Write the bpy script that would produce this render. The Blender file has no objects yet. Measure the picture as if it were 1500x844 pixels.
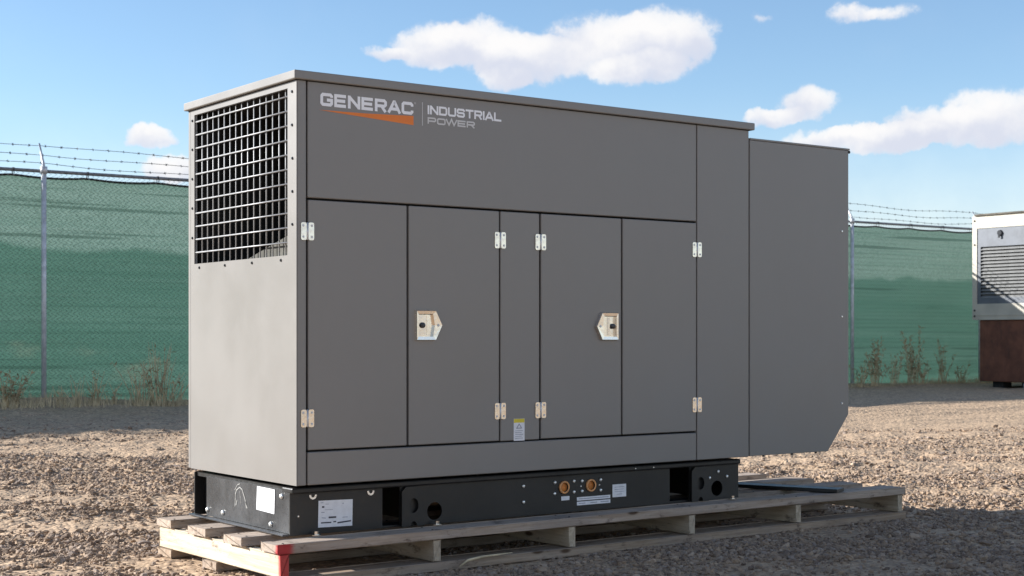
import bpy, bmesh, math, random
import numpy as np
from mathutils import Vector, Matrix, Euler

random.seed(7); RNG = np.random.default_rng(11)
scene = bpy.context.scene
col = scene.collection

# ------------------------------------------------------------------ camera
CAM = (-2.731, -5.1954, 0.5754); YAW = 0.6266
cam_d = bpy.data.cameras.new('camera'); cam = bpy.data.objects.new('camera', cam_d); col.objects.link(cam)
cam.location = CAM; cam.rotation_euler = (math.pi/2, 0, -YAW)
cam_d.sensor_width = 36; cam_d.lens = 2197.38/1500*36; cam_d.shift_y = (494.63-422)/1500
cam_d.clip_end = 3000
cam_d.dof.use_dof = True; cam_d.dof.focus_distance = 6.4; cam_d.dof.aperture_fstop = 9
scene.camera = cam

# ------------------------------------------------------------------ sun, sky, exposure
SUN_EL = math.radians(22.6); SH = Vector((0.72, -0.694)).normalized()      # direction shadows fall on the ground
SUN_ROT = math.atan2(-SH.x, -SH.y)
sun_d = bpy.data.lights.new('sun', 'SUN'); sun = bpy.data.objects.new('sun', sun_d); col.objects.link(sun)
sun_d.energy = 4.6; sun_d.angle = math.radians(0.5); sun_d.color = (1.0, 0.985, 0.955)
to_sun = Vector((-SH.x*math.cos(SUN_EL), -SH.y*math.cos(SUN_EL), math.sin(SUN_EL)))
sun.rotation_euler = to_sun.to_track_quat('Z', 'Y').to_euler(); sun.location = to_sun*60
scene.view_settings.view_transform = 'Standard'; scene.view_settings.look = 'None'
scene.view_settings.exposure = 1.1; scene.view_settings.gamma = 1.0
scene.view_settings.use_curve_mapping = False

world = bpy.data.worlds.new('World'); scene.world = world; world.use_nodes = True
wn = world.node_tree; wn.nodes.clear()
def N(nt, t, **kw):
    n = nt.nodes.new(t)
    for k, v in kw.items():
        if k.startswith('i_'):
            key = k[2:]; n.inputs[int(key) if key.isdigit() else key.replace('_', ' ')].default_value = v
        else: setattr(n, k, v)
    return n
def mth(nt, op, a, b=None, c=None, clamp=False):
    n = nt.nodes.new('ShaderNodeMath'); n.operation = op; n.use_clamp = clamp
    for i, s in enumerate((a, b, c)):
        if s is None: continue
        if isinstance(s, (int, float)): n.inputs[i].default_value = s
        else: nt.links.new(s, n.inputs[i])
    return n.outputs[0]
def vmt(nt, op, a, b=None):
    n = nt.nodes.new('ShaderNodeVectorMath'); n.operation = op
    for i, s in enumerate((a, b)):
        if s is None: continue
        if isinstance(s, (tuple, list)): n.inputs[i].default_value = s
        else: nt.links.new(s, n.inputs[i])
    return n
def mixc(nt, fac, a, b, blend='MIX'):
    n = nt.nodes.new('ShaderNodeMix'); n.data_type = 'RGBA'; n.blend_type = blend
    for key, s in ((0, fac), (6, a), (7, b)):
        if isinstance(s, (int, float)): n.inputs[key].default_value = s
        elif isinstance(s, tuple): n.inputs[key].default_value = s if len(s) == 4 else (*s, 1)
        else: nt.links.new(s, n.inputs[key])
    return n.outputs[2]
def smooth(nt, v, lo, hi, a=0.0, b=1.0):
    n = nt.nodes.new('ShaderNodeMapRange'); n.interpolation_type = 'SMOOTHSTEP'
    nt.links.new(v, n.inputs[0])
    for i, x in zip((1, 2, 3, 4), (lo, hi, a, b)): n.inputs[i].default_value = x
    return n.outputs[0]

sky = N(wn, 'ShaderNodeTexSky', sky_type='NISHITA', sun_disc=False, sun_elevation=SUN_EL, sun_rotation=SUN_ROT,
        altitude=300, air_density=1.0, dust_density=0.1, ozone_density=3.0)
tc = N(wn, 'ShaderNodeTexCoord'); D = tc.outputs['Generated']
sx = N(wn, 'ShaderNodeSeparateXYZ'); wn.links.new(D, sx.inputs[0])
azim = mth(wn, 'ARCTAN2', sx.outputs[0], sx.outputs[1]); elev = mth(wn, 'ARCSINE', sx.outputs[2])
comb = N(wn, 'ShaderNodeCombineXYZ'); wn.links.new(azim, comb.inputs[0]); wn.links.new(elev, comb.inputs[1])
# cumulus banks: azimuth, elevation, half width, half height (degrees)
CLOUDS = [(33.0,10.9,2.0,.95),(34.6,11.0,2.0,1.15),(36.6,10.5,2.5,1.0),(39.4,11.2,2.7,1.35),(41.8,11.2,2.2,1.3),
          (40.8,10.1,1.9,.75),(35.5,9.8,1.0,.5,.8),(31.2,10.7,1.2,.32,.7),
          (47.1,8.7,1.4,.8),(45.8,8.15,1.2,.4),
          (49.7,7.3,2.7,.62),(51.5,7.6,2.7,.85),(54.0,8.0,2.4,1.15),(47.6,7.35,2.1,.42,.6),
          (48.9,11.9,1.2,.42,.62),(50.3,11.9,1.2,.34,.5),(45.2,11.9,.40,.22,.4),
          (22.3,7.4,1.15,.42),(23.2,6.35,1.4,.6)]
nz1 = N(wn, 'ShaderNodeTexNoise', i_Scale=26.0, i_Detail=7.0, i_Roughness=.58); wn.links.new(D, nz1.inputs['Vector'])
warp = vmt(wn, 'MULTIPLY', vmt(wn, 'SUBTRACT', nz1.outputs['Color'], (.5, .5, .5)).outputs[0], (.038, .024, 0))
P0 = vmt(wn, 'ADD', comb.outputs[0], warp.outputs[0]).outputs[0]
tot = None       # running sum of (q*dx, q*dy, q) over the banks
for (a0, e0, ra, re, *wt) in CLOUDS:
    c0 = (math.radians(a0), math.radians(e0), 0)
    Pi = P0
    if tot is not None:      # chained so that the shader compiler works through the banks one after another
        ma = wn.nodes.new('ShaderNodeVectorMath'); ma.operation = 'MULTIPLY_ADD'; wn.links.new(tot, ma.inputs[0]); ma.inputs[1].default_value = (1e-9, 1e-9, 0); wn.links.new(P0, ma.inputs[2]); Pi = ma.outputs[0]
    d = vmt(wn, 'MULTIPLY', vmt(wn, 'SUBTRACT', Pi, c0).outputs[0], (1/math.radians(ra), 1/math.radians(re), 0)).outputs[0]
    q = mth(wn, 'SUBTRACT', 1.0, vmt(wn, 'DOT_PRODUCT', d, d).outputs['Value'], clamp=True)
    if wt: q = mth(wn, 'MULTIPLY', q, wt[0])
    sc_ = vmt(wn, 'SCALE', vmt(wn, 'ADD', d, (0, 0, 1)).outputs[0]); wn.links.new(q, sc_.inputs['Scale'])
    tot = sc_.outputs[0] if tot is None else vmt(wn, 'ADD', tot, sc_.outputs[0]).outputs[0]
ts = N(wn, 'ShaderNodeSeparateXYZ'); wn.links.new(tot, ts.inputs[0]); low = ts.outputs[1]; acc = ts.outputs[2]
nz2 = N(wn, 'ShaderNodeTexNoise', i_Scale=55.0, i_Detail=8.0, i_Roughness=.66); wn.links.new(D, nz2.inputs['Vector'])
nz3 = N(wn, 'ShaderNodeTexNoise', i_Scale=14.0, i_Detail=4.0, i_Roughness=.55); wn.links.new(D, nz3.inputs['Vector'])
dens = mth(wn, 'ADD', acc, mth(wn, 'MULTIPLY', mth(wn, 'SUBTRACT', nz2.outputs[0], .5), 1.25))
cov = mth(wn, 'MULTIPLY', mth(wn, 'ADD', mth(wn, 'MULTIPLY', smooth(wn, dens, .12, .58), .66), mth(wn, 'MULTIPLY', smooth(wn, dens, -.15, 1.0), .34)), smooth(wn, acc, 0.0, .12))
# unseen cumulus added round the rest of the sky to warm the fill; thinner overhead
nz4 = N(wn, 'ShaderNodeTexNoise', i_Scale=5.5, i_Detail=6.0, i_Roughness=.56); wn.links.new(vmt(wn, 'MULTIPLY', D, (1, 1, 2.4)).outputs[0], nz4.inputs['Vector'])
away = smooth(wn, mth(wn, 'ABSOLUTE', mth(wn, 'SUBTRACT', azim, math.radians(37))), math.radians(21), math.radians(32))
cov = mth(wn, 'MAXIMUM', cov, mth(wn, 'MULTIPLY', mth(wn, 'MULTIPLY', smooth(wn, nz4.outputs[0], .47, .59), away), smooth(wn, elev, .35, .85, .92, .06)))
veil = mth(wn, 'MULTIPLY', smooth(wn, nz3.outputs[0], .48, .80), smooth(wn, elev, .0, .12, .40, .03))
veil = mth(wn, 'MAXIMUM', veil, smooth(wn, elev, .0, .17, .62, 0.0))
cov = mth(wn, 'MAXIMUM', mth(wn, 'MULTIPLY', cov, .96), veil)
shade = smooth(wn, mth(wn, 'ADD', mth(wn, 'ADD', low, mth(wn, 'MULTIPLY', mth(wn, 'SUBTRACT', nz1.outputs[0], .5), 2.2)), .1), -.55, .55)
ccol = mixc(wn, shade, (3.95, 4.1, 4.7), (5.5, 5.4, 5.35))
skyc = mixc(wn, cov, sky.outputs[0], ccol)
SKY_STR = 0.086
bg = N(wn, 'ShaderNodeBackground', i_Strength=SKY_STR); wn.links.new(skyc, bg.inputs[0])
wo = N(wn, 'ShaderNodeOutputWorld'); wn.links.new(bg.outputs[0], wo.inputs[0])

# ------------------------------------------------------------------ materials
MATS = {}
def new_mat(name):
    m = bpy.data.materials.new(name); m.use_nodes = True; nt = m.node_tree
    b = nt.nodes['Principled BSDF']; MATS[name] = m
    return m, nt, b
def coords(nt, scale=(1, 1, 1), kind='Object'):
    t = N(nt, 'ShaderNodeTexCoord'); mp = N(nt, 'ShaderNodeMapping'); mp.inputs['Scale'].default_value = scale
    nt.links.new(t.outputs[kind], mp.inputs[0]); return mp.outputs[0]
def noise(nt, vec, scale, detail=4, rough=.55, dist=0):
    n = N(nt, 'ShaderNodeTexNoise', i_Scale=scale, i_Detail=float(detail), i_Roughness=rough, i_Distortion=float(dist)); nt.links.new(vec, n.inputs['Vector']); return n
def bump(nt, b, h, strength, dist):
    n = N(nt, 'ShaderNodeBump', i_Strength=strength, i_Distance=dist); nt.links.new(h, n.inputs['Height']); nt.links.new(n.outputs[0], b.inputs['Normal']); return n
def simple(name, c, rough=.5, metal=0.0, var=.12, nscale=6, bmp=0.0, bscale=300, spec=.5):
    m, nt, b = new_mat(name); v = coords(nt)
    n = noise(nt, v, nscale, 5)
    lo = tuple(x*(1-var) for x in c); hi = tuple(min(1, x*(1+var)) for x in c)
    nt.links.new(mixc(nt, smooth(nt, n.outputs[0], .3, .7), lo, hi), b.inputs['Base Color'])
    n2 = noise(nt, v, nscale*7, 3)
    nt.links.new(smooth(nt, n2.outputs[0], .3, .7, max(.02, rough-.06), min(1, rough+.06)), b.inputs['Roughness'])
    b.inputs['Metallic'].default_value = metal; b.inputs['Specular IOR Level'].default_value = spec
    if bmp:
        n3 = noise(nt, v, bscale, 2); bump(nt, b, n3.outputs[0], bmp, .002)
    return m
# powder-coated enclosure paint: dust film, faint oil-canning, orange peel
m, nt, b = new_mat('grey_paint'); v = coords(nt)
n = noise(nt, v, 1.6, 5, .6); st = noise(nt, coords(nt, (6, 6, .8)), 2.2, 5, .65)
c = mixc(nt, smooth(nt, n.outputs[0], .3, .7), (.228, .211, .193), (.243, .226, .208))
c = mixc(nt, mth(nt, 'MULTIPLY', smooth(nt, st.outputs[0], .55, .85), .22), c, (.255, .245, .23))
fine = noise(nt, v, 160, 2)
c = mixc(nt, mth(nt, 'MULTIPLY', smooth(nt, fine.outputs[0], .66, .8), .18), c, (.29, .275, .25))
nt.links.new(c, b.inputs['Base Color'])
nt.links.new(smooth(nt, n.outputs[0], .3, .7, .31, .42), b.inputs['Roughness'])
big = noise(nt, coords(nt, (1.5, 1.5, .55)), 1.5, 1.5); peel = noise(nt, v, 420, 2)
bump(nt, b, mth(nt, 'ADD', mth(nt, 'MULTIPLY', big.outputs[0], 1.0), mth(nt, 'MULTIPLY', peel.outputs[0], .010)), .55, .014)
simple('black_paint', (.0145, .0135, .0125), .42, 0, .3, 5, .15, 260)
simple('black_gloss', (.060, .061, .063), .30, 0, .35, 7, .12, 9)
simple('inside_black', (.012, .012, .012), .9, 0, .3, 12)
simple('foam', (.105, .10, .085), .95, 0, .3, 22, .9, 60)
simple('zinc', (.80, .73, .65), .22, 1.0, .07, 14, .1, 60)
simple('galvanised', (.56, .57, .59), .45, .25, .18, 18)
simple('wire_metal', (.36, .36, .36), .45, .2, .12, 20)
simple('bolt_metal', (.85, .84, .80), .28, .6, .1, 40)
simple('lock_dark', (.05, .05, .055), .25, .6, .2, 40)
simple('white_print', (.90, .89, .90), .45, 0, .03, 30)
simple('light_print', (.64, .62, .60), .45, 0, .03, 30)
simple('orange_print', (.80, .20, .020), .45, 0, .04, 30)
simple('paper', (.80, .79, .80), .6, 0, .06, 40)
simple('yellow_print', (.75, .60, .04), .5, 0, .05, 40)
simple('ink', (.06, .06, .07), .6, 0, .1, 40)
simple('grey_ink', (.33, .33, .38), .6, 0, .2, 40)
simple('chalk', (.30, .29, .27), .9, 0, .3, 60)
simple('orange_cap', (.62, .20, .03), .45, 0, .2, 60)
simple('orange_ring', (.75, .36, .14), .5, 0, .2, 60)
simple('cream_paint', (.50, .455, .375), .55, 0, .10, 3, .1, 30)
simple('roof_edge', (.10, .085, .065), .8, 0, .3, 8)
simple('louvre_grey', (.125, .135, .155), .5, 0, .14, 5)
simple('louvre_slat', (.21, .21, .205), .45, 0, .14, 5)
simple('tyre', (.018, .018, .018), .85, 0, .2, 20)
simple('concrete_block', (.40, .38, .35), .9, 0, .2, 20, .5, 60)
simple('fence_steel', (.20, .20, .21), .5, .5, .25, 20)
simple('hem', (.015, .013, .012), .9, 0, .3, 20)
simple('barb', (.12, .12, .12), .5, .6, .2, 20)
simple('dry_stalk', (.58, .46, .28), .85, 0, .3, 9)
simple('dry_leaf', (.38, .28, .16), .9, 0, .35, 9)
simple('straw', (.62, .50, .32), .8, 0, .2, 20)
# rusty tank
m, nt, b = new_mat('rust'); v = coords(nt)
n = noise(nt, v, 3.5, 8, .65); n2 = noise(nt, coords(nt, (3, 3, .6)), 4, 6, .6)
c = mixc(nt, smooth(nt, n.outputs[0], .3, .7), (.11, .042, .026), (.21, .080, .045))
c = mixc(nt, mth(nt, 'MULTIPLY', smooth(nt, n2.outputs[0], .5, .75), .6), c, (.07, .035, .026))
nt.links.new(c, b.inputs['Base Color']); b.inputs['Roughness'].default_value = .8; bump(nt, b, n.outputs[0], .3, .01)
# lumber: grain runs along the given axis
def wood(name, axis, light, dark, weather=.4, red=False):
    m, nt, b = new_mat(name)
    sc = [22, 22, 22]; sc[axis] = 1.1
    t = N(nt, 'ShaderNodeTexCoord'); oi = N(nt, 'ShaderNodeObjectInfo')
    off = vmt(nt, 'MULTIPLY', t.outputs['Object'], tuple(sc)).outputs[0]
    rnd = N(nt, 'ShaderNodeCombineXYZ')
    for i in range(3): nt.links.new(mth(nt, 'MULTIPLY', oi.outputs['Random'], 37.0+11*i), rnd.inputs[i])
    g = vmt(nt, 'ADD', off, rnd.outputs[0]).outputs[0]
    gr = noise(nt, g, 2.2, 6, .62, .6)
    big = noise(nt, vmt(nt, 'ADD', t.outputs['Object'], rnd.outputs[0]).outputs[0], 2.6, 5, .6)
    fine = noise(nt, g, 9.0, 4, .6)
    c = mixc(nt, smooth(nt, gr.outputs[0], .32, .68), light, dark)
    c = mixc(nt, mth(nt, 'MULTIPLY', smooth(nt, big.outputs[0], .42, .66), weather), c, (.235, .20, .18))
    blot = noise(nt, vmt(nt, 'ADD', vmt(nt, 'MULTIPLY', t.outputs['Object'], (6, 6, 14)).outputs[0], rnd.outputs[0]).outputs[0], 1.5, 6, .7)
    c = mixc(nt, mth(nt, 'MULTIPLY', smooth(nt, blot.outputs[0], .55, .68), .75), c, (.105, .070, .052))
    c = mixc(nt, mth(nt, 'MULTIPLY', smooth(nt, fine.outputs[0], .58, .72), .6), c, tuple(x*.3 for x in dark))
    vor = N(nt, 'ShaderNodeTexVoronoi', i_Scale=3.2); nt.links.new(vmt(nt, 'ADD', vmt(nt, 'MULTIPLY', t.outputs['Object'], tuple(1.0 if i == axis else 3.0 for i in range(3))).outputs[0], rnd.outputs[0]).outputs[0], vor.inputs['Vector'])
    c = mixc(nt, smooth(nt, vor.outputs['Distance'], .07, .14, .9, 0), c, (.07, .038, .02))
    if red:
        s = N(nt, 'ShaderNodeSeparateXYZ'); nt.links.new(t.outputs['Object'], s.inputs[0])
        nn = noise(nt, t.outputs['Object'], 30, 4, .6)
        yy = mth(nt, 'ADD', s.outputs[1], mth(nt, 'MULTIPLY', mth(nt, 'SUBTRACT', nn.outputs[0], .5), .03))
        xx = mth(nt, 'ADD', s.outputs[0], mth(nt, 'MULTIPLY', mth(nt, 'SUBTRACT', nn.outputs[0], .5), .03))
        k = mth(nt, 'MULTIPLY', smooth(nt, yy, -.122, -.092, 1, 0), smooth(nt, xx, -.10, -.065, 1, 0))
        c = mixc(nt, mth(nt, 'MULTIPLY', k, .9), c, (.42, .022, .028))
    nt.links.new(c, b.inputs['Base Color']); b.inputs['Roughness'].default_value = .85; b.inputs['Specular IOR Level'].default_value = .25
    bump(nt, b, mth(nt, 'ADD', gr.outputs[0], mth(nt, 'MULTIPLY', fine.outputs[0], .5)), .6, .006)
    return m
wood('deck_wood', 0, (.50, .405, .325), (.37, .28, .21), .5)
wood('deck_wood_red', 0, (.50, .405, .325), (.37, .28, .21), .4, True)
wood('stringer_wood', 1, (.60, .50, .37), (.46, .36, .25), .15)
wood('stringer_wood_red', 1, (.66, .56, .43), (.52, .42, .30), .1, True)
wood('bottom_wood', 0, (.44, .335, .245), (.31, .225, .155), .4)
# privacy screen cloth: knitted green mesh cloth, lets some light through
def cloth(name, c1, c2, u1, u2):
    m, nt, b = new_mat(name); v = coords(nt)
    band = noise(nt, coords(nt, (.10, 1, 6)), 1.3, 5, .7); blot = noise(nt, coords(nt, (.5, 1, 1.3)), 1.1, 5, .6)
    sep = N(nt, 'ShaderNodeSeparateXYZ'); nt.links.new(v, sep.inputs[0])
    edge = noise(nt, coords(nt, (.8, 1, .3)), 1.6, 4, .6)
    zz = mth(nt, 'ADD', sep.outputs[2], mth(nt, 'MULTIPLY', mth(nt, 'SUBTRACT', edge.outputs[0], .5), .28))
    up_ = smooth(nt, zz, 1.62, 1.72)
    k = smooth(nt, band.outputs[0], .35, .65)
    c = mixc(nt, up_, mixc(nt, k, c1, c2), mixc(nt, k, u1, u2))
    c = mixc(nt, mth(nt, 'MULTIPLY', smooth(nt, blot.outputs[0], .62, .76), .45), c, (.25, .28, .20))
    for sc_, lo_, f_ in ((3.1, .635, .55), (9.0, .62, .30)):      # pulled threads and fold creases running along the cloth
        ln = noise(nt, coords(nt, (.05, 1, sc_)), 3.0, 2, .5)
        c = mixc(nt, mth(nt, 'MULTIPLY', smooth(nt, ln.outputs[0], lo_, lo_+.05), f_), c, tuple(x*.45 for x in c1))
    tex = noise(nt, coords(nt, (1, 1, 1.3)), 34, 4, .75)
    c = mixc(nt, mth(nt, 'MULTIPLY', smooth(nt, tex.outputs[0], .40, .66), .5), c, tuple(x*.55 for x in c1))
    d = N(nt, 'ShaderNodeBsdfDiffuse'); tr = N(nt, 'ShaderNodeBsdfTranslucent'); mx = N(nt, 'ShaderNodeMixShader', i_0=.36)
    nt.links.new(c, d.inputs[0]); nt.links.new(c, tr.inputs[0])
    nt.links.new(d.outputs[0], mx.inputs[1]); nt.links.new(tr.outputs[0], mx.inputs[2])
    out = nt.nodes['Material Output']; nt.links.new(mx.outputs[0], out.inputs[0]); nt.nodes.remove(b)
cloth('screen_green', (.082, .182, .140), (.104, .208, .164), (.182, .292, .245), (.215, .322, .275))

# gravel ground sheet
def ground_mat():
    m, nt, b = new_mat('gravel_ground')
    geo = N(nt, 'ShaderNodeNewGeometry'); P = geo.outputs['Position']
    flat = vmt(nt, 'MULTIPLY', P, (1, 1, 0)).outputs[0]
    w = noise(nt, flat, 9, 3); wv = vmt(nt, 'ADD', flat, vmt(nt, 'MULTIPLY', w.outputs['Color'], (.05, .05, 0)).outputs[0]).outputs[0]
    vo = N(nt, 'ShaderNodeTexVoronoi', i_Scale=44.0, i_Randomness=1.0); nt.links.new(wv, vo.inputs['Vector'])
    vo2 = N(nt, 'ShaderNodeTexVoronoi', i_Scale=17.0); nt.links.new(wv, vo2.inputs['Vector'])
    big = noise(nt, flat, .55, 6, .6); mid = noise(nt, flat, 3.2, 6, .62)
    hs = N(nt, 'ShaderNodeSeparateColor'); nt.links.new(vo.outputs['Color'], hs.inputs[0])
    c = mixc(nt, hs.outputs[0], (0.348, 0.241, 0.158), (0.597, 0.429, 0.283))
    c = mixc(nt, mth(nt, 'MULTIPLY', smooth(nt, hs.outputs[1], .75, .9), .7), c, (0.212, 0.159, 0.118))
    c = mixc(nt, mth(nt, 'MULTIPLY', smooth(nt, mid.outputs[0], .48, .68), .65), c, (0.540, 0.382, 0.242))
    c = mixc(nt, mth(nt, 'MULTIPLY', smooth(nt, big.outputs[0], .42, .70), .35), c, (0.348, 0.253, 0.174))
    nt.links.new(c, b.inputs['Base Color']); b.inputs['Roughness'].default_value = .95; b.inputs['Specular IOR Level'].default_value = .15
    h = mth(nt, 'ADD', mth(nt, 'MULTIPLY', mth(nt, 'SUBTRACT', 1.0, vo.outputs['Distance']), .45), mth(nt, 'MULTIPLY', mth(nt, 'SUBTRACT', 1.0, vo2.outputs['Distance']), .75))
    h = mth(nt, 'ADD', h, mth(nt, 'MULTIPLY', mid.outputs[0], 1.6))
    bump(nt, b, h, .8, .016)
    return m
ground_mat()
m, nt, b = new_mat('stone')
oi = N(nt, 'ShaderNodeObjectInfo'); rr = N(nt, 'ShaderNodeValToRGB'); nt.links.new(oi.outputs['Random'], rr.inputs[0])
e = rr.color_ramp.elements; e[0].position = 0; e[0].color = (0.147, 0.106, 0.082, 1); e[1].position = 1; e[1].color = (0.512, 0.388, 0.285, 1)
for p_, c_ in ((.18, (0.242, 0.178, 0.131, 1)), (.45, (0.351, 0.250, 0.170, 1)), (.7, (0.424, 0.302, 0.201, 1)), (.86, (0.321, 0.259, 0.218, 1))):
    x = e.new(p_); x.color = c_
sn = noise(nt, coords(nt), 3.0, 4); c = mixc(nt, mth(nt, 'MULTIPLY', sn.outputs[0], .5), rr.outputs[0], (0.264, 0.188, 0.134))
nt.links.new(c, b.inputs['Base Color']); b.inputs['Roughness'].default_value = .9; b.inputs['Specular IOR Level'].default_value = .2

# ------------------------------------------------------------------ helpers
def tag(o, label=None, cat=None, group=None, kind=None):
    if label: o['label'] = label
    if cat: o['category'] = cat
    if group: o['group'] = group
    if kind: o['kind'] = kind
    return o
def thing(name, loc, label, cat, group=None):
    o = bpy.data.objects.new(name, None); col.objects.link(o); o.location = loc; o.empty_display_size = .2
    return tag(o, label, cat, group)
def world_loc(p):
    v = Vector((0, 0, 0))
    while p is not None:
        v += p.location if p.get('_own', 0) or p.parent is None else Vector((0, 0, 0)); p = p.parent
    return v
def link(name, mesh, mat=None, parent=None, loc=(0, 0, 0), rot=(0, 0, 0)):
    """mesh coordinates are world coordinates (plus loc); parts keep that through the parent inverse"""
    o = bpy.data.objects.new(name, mesh); col.objects.link(o)
    if mat and not mesh.materials: mesh.materials.append(MATS[mat])
    o.location = loc; o.rotation_euler = rot
    if parent is not None:
        o.parent = parent
        root = parent
        inv = Matrix.Identity(4)
        chain = []
        while root is not None: chain.append(root); root = root.parent
        mw = Matrix.Identity(4)
        for r in reversed(chain): mw = mw @ r.matrix_parent_inverse @ Matrix.LocRotScale(r.location, r.rotation_euler, r.scale)
        o.matrix_parent_inverse = mw.inverted()
    return o
def mesh_of(bm, name='mesh', smooth_=False):
    me = bpy.data.meshes.new(name); bmesh.ops.recalc_face_normals(bm, faces=bm.faces[:]) ; bm.to_mesh(me); bm.free()
    if smooth_:
        me.polygons.foreach_set('use_smooth', [True]*len(me.polygons))
    return me
def add_box(bm, x0, x1, y0, y1, z0, z1, bev=0.0, seg=1):
    vs = [bm.verts.new((x, y, z)) for z in (z0, z1) for y in (y0, y1) for x in (x0, x1)]
    fs = [bm.faces.new([vs[i] for i in f]) for f in ((0, 2, 3, 1), (4, 5, 7, 6), (0, 1, 5, 4), (2, 6, 7, 3), (0, 4, 6, 2), (1, 3, 7, 5))]
    if bev > 0:
        es = list({e for f in fs for e in f.edges}); bmesh.ops.bevel(bm, geom=es, offset=bev, segments=seg, profile=.5, affect='EDGES')
def box(name, x0, x1, y0, y1, z0, z1, mat, parent=None, bev=.003, seg=1):
    bm = bmesh.new(); add_box(bm, x0, x1, y0, y1, z0, z1, bev, seg); return link(name, mesh_of(bm, name), mat, parent)
def add_tube(bm, pts, r, n=6, caps=True):
    pts = [Vector(p) for p in pts]; rings = []
    for i, p in enumerate(pts):
        t = (pts[min(i+1, len(pts)-1)] - pts[max(i-1, 0)]).normalized()
        a = t.cross(Vector((0, 0, 1)) if abs(t.z) < .9 else Vector((1, 0, 0))).normalized(); b_ = t.cross(a)
        ri = r[i] if isinstance(r, (list, tuple)) else r
        rings.append([bm.verts.new(p + (a*math.cos(k*2*math.pi/n) + b_*math.sin(k*2*math.pi/n))*ri) for k in range(n)])
    for A, B in zip(rings, rings[1:]):
        for k in range(n): bm.faces.new((A[k], A[(k+1) % n], B[(k+1) % n], B[k]))
    if caps: bm.faces.new(rings[0][::-1]); bm.faces.new(rings[-1])
def tube(name, pts, r, mat, parent=None, n=8):
    bm = bmesh.new(); add_tube(bm, pts, r, n); return link(name, mesh_of(bm, name, True), mat, parent)
def circle(cx, cz, rx, rz=None, n=20, a0=0): return [(cx+rx*math.cos(a0+2*math.pi*k/n), cz+(rz or rx)*math.sin(a0+2*math.pi*k/n)) for k in range(n)]
def plate_mesh(outer, holes, plane, d0, d1, name='plate', bev=0):
    """flat plate with real holes: 2D loops in (h, z); plane 'x' -> h is y, depth along x; plane 'y' -> h is x, depth along y; 'z' -> (x, y)"""
    bm = bmesh.new()
    def pt(h, z, d): return (d, h, z) if plane == 'x' else ((h, d, z) if plane == 'y' else (h, z, d))
    loops = [[bm.verts.new(pt(h, z, d0)) for h, z in lp] for lp in [outer]+holes]
    es = [bm.edges.new((lp[i], lp[(i+1) % len(lp)])) for lp in loops for i in range(len(lp))]
    bmesh.ops.triangle_fill(bm, use_beauty=True, use_dissolve=False, edges=es)
    ret = bmesh.ops.extrude_face_region(bm, geom=bm.faces[:])
    off = Vector(pt(0, 0, d1)) - Vector(pt(0, 0, d0))
    bmesh.ops.translate(bm, vec=off, verts=[g for g in ret['geom'] if isinstance(g, bmesh.types.BMVert)])
    return mesh_of(bm, name)
def plate(name, outer, holes, plane, d0, d1, mat, parent=None): return link(name, plate_mesh(outer, holes, plane, d0, d1, name), mat, parent)
def rect(h0, h1, z0, z1): return [(h0, z0), (h1, z0), (h1, z1), (h0, z1)]
def rrect(h0, h1, z0, z1, r, n=4):
    pts = []
    for cx, cz, a in ((h1-r, z1-r, 0), (h0+r, z1-r, 90), (h0+r, z0+r, 180), (h1-r, z0+r, 270)):
        for k in range(n+1):
            t = math.radians(a+90*k/n); pts.append((cx+r*math.cos(t), cz+r*math.sin(t)))
    return pts
def flat_quad(name, pts, mat, parent):
    bm = bmesh.new(); bm.faces.new([bm.verts.new(p) for p in pts]); return link(name, mesh_of(bm, name), mat, parent)

# ------------------------------------------------------------------ ground
def vnoise(x, y, seed=0):
    xi = np.floor(x).astype(np.int64); yi = np.floor(y).astype(np.int64); fx = x-xi; fy = y-yi
    def hsh(a, b_):
        h = (a*374761393 + b_*668265263 + seed*1442695041) & 0x7fffffff
        h = ((h ^ (h >> 13))*1274126177) & 0x7fffffff
        return ((h ^ (h >> 16)) & 0xffff)/65535.0
    ux = fx*fx*(3-2*fx); uy = fy*fy*(3-2*fy)
    return (hsh(xi, yi)*(1-ux)+hsh(xi+1, yi)*ux)*(1-uy) + (hsh(xi, yi+1)*(1-ux)+hsh(xi+1, yi+1)*ux)*uy
def sstep(a, b_, x): t = np.clip((x-a)/(b_-a), 0, 1); return t*t*(3-2*t)
GZ = -.372
def gh(x, y):
    x = np.asarray(x, float); y = np.asarray(y, float)
    h = GZ + .125*sstep(5, 13, y) - .0032*np.clip(x-2.85, 0, 25)*sstep(8, 13, y)
    dx = np.maximum(np.maximum(-.25-x, x-3.65), 0); dy = np.maximum(np.maximum(-.25-y, y-1.15), 0)
    k = .12 + .88*sstep(.05, .9, np.hypot(dx, dy))
    far = 1-sstep(30, 80, np.hypot(x, y))
    rel = .055*(vnoise(x*.8+3, y*.9, 1)-.5) + .06*(vnoise((.8*x-.6*y)*.6, (.6*x+.8*y)*3.0, 2)-.5) + .028*(vnoise(x*5.2, y*6.5, 3)-.5) + .018*(vnoise(x*12, y*12, 4)-.5)
    berm = .05*np.exp(-((y-12.95)/.28)**2)*(.5+vnoise(x*1.3, y*0+5, 6))
    return h + rel*k*far + berm*far
def axis(lo, hi, step, far):
    mid = np.arange(lo, hi+step/2, step); g = []; s = step; p = hi
    while p < far: s *= 1.28; p += s; g.append(p)
    g2 = []; s = step; p = lo
    while p > -far: s *= 1.28; p -= s; g2.append(p)
    return np.array(g2[::-1]+list(mid)+g)
gx = axis(-3.2, 9.0, .045, 1400); gy = axis(-2.4, 13.4, .05, 1400)
X, Y = np.meshgrid(gx, gy); Zg = gh(X, Y)
nx, ny = len(gx), len(gy)
me = bpy.data.meshes.new('ground')
verts = np.stack([X, Y, Zg], -1).reshape(-1, 3)
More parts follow.
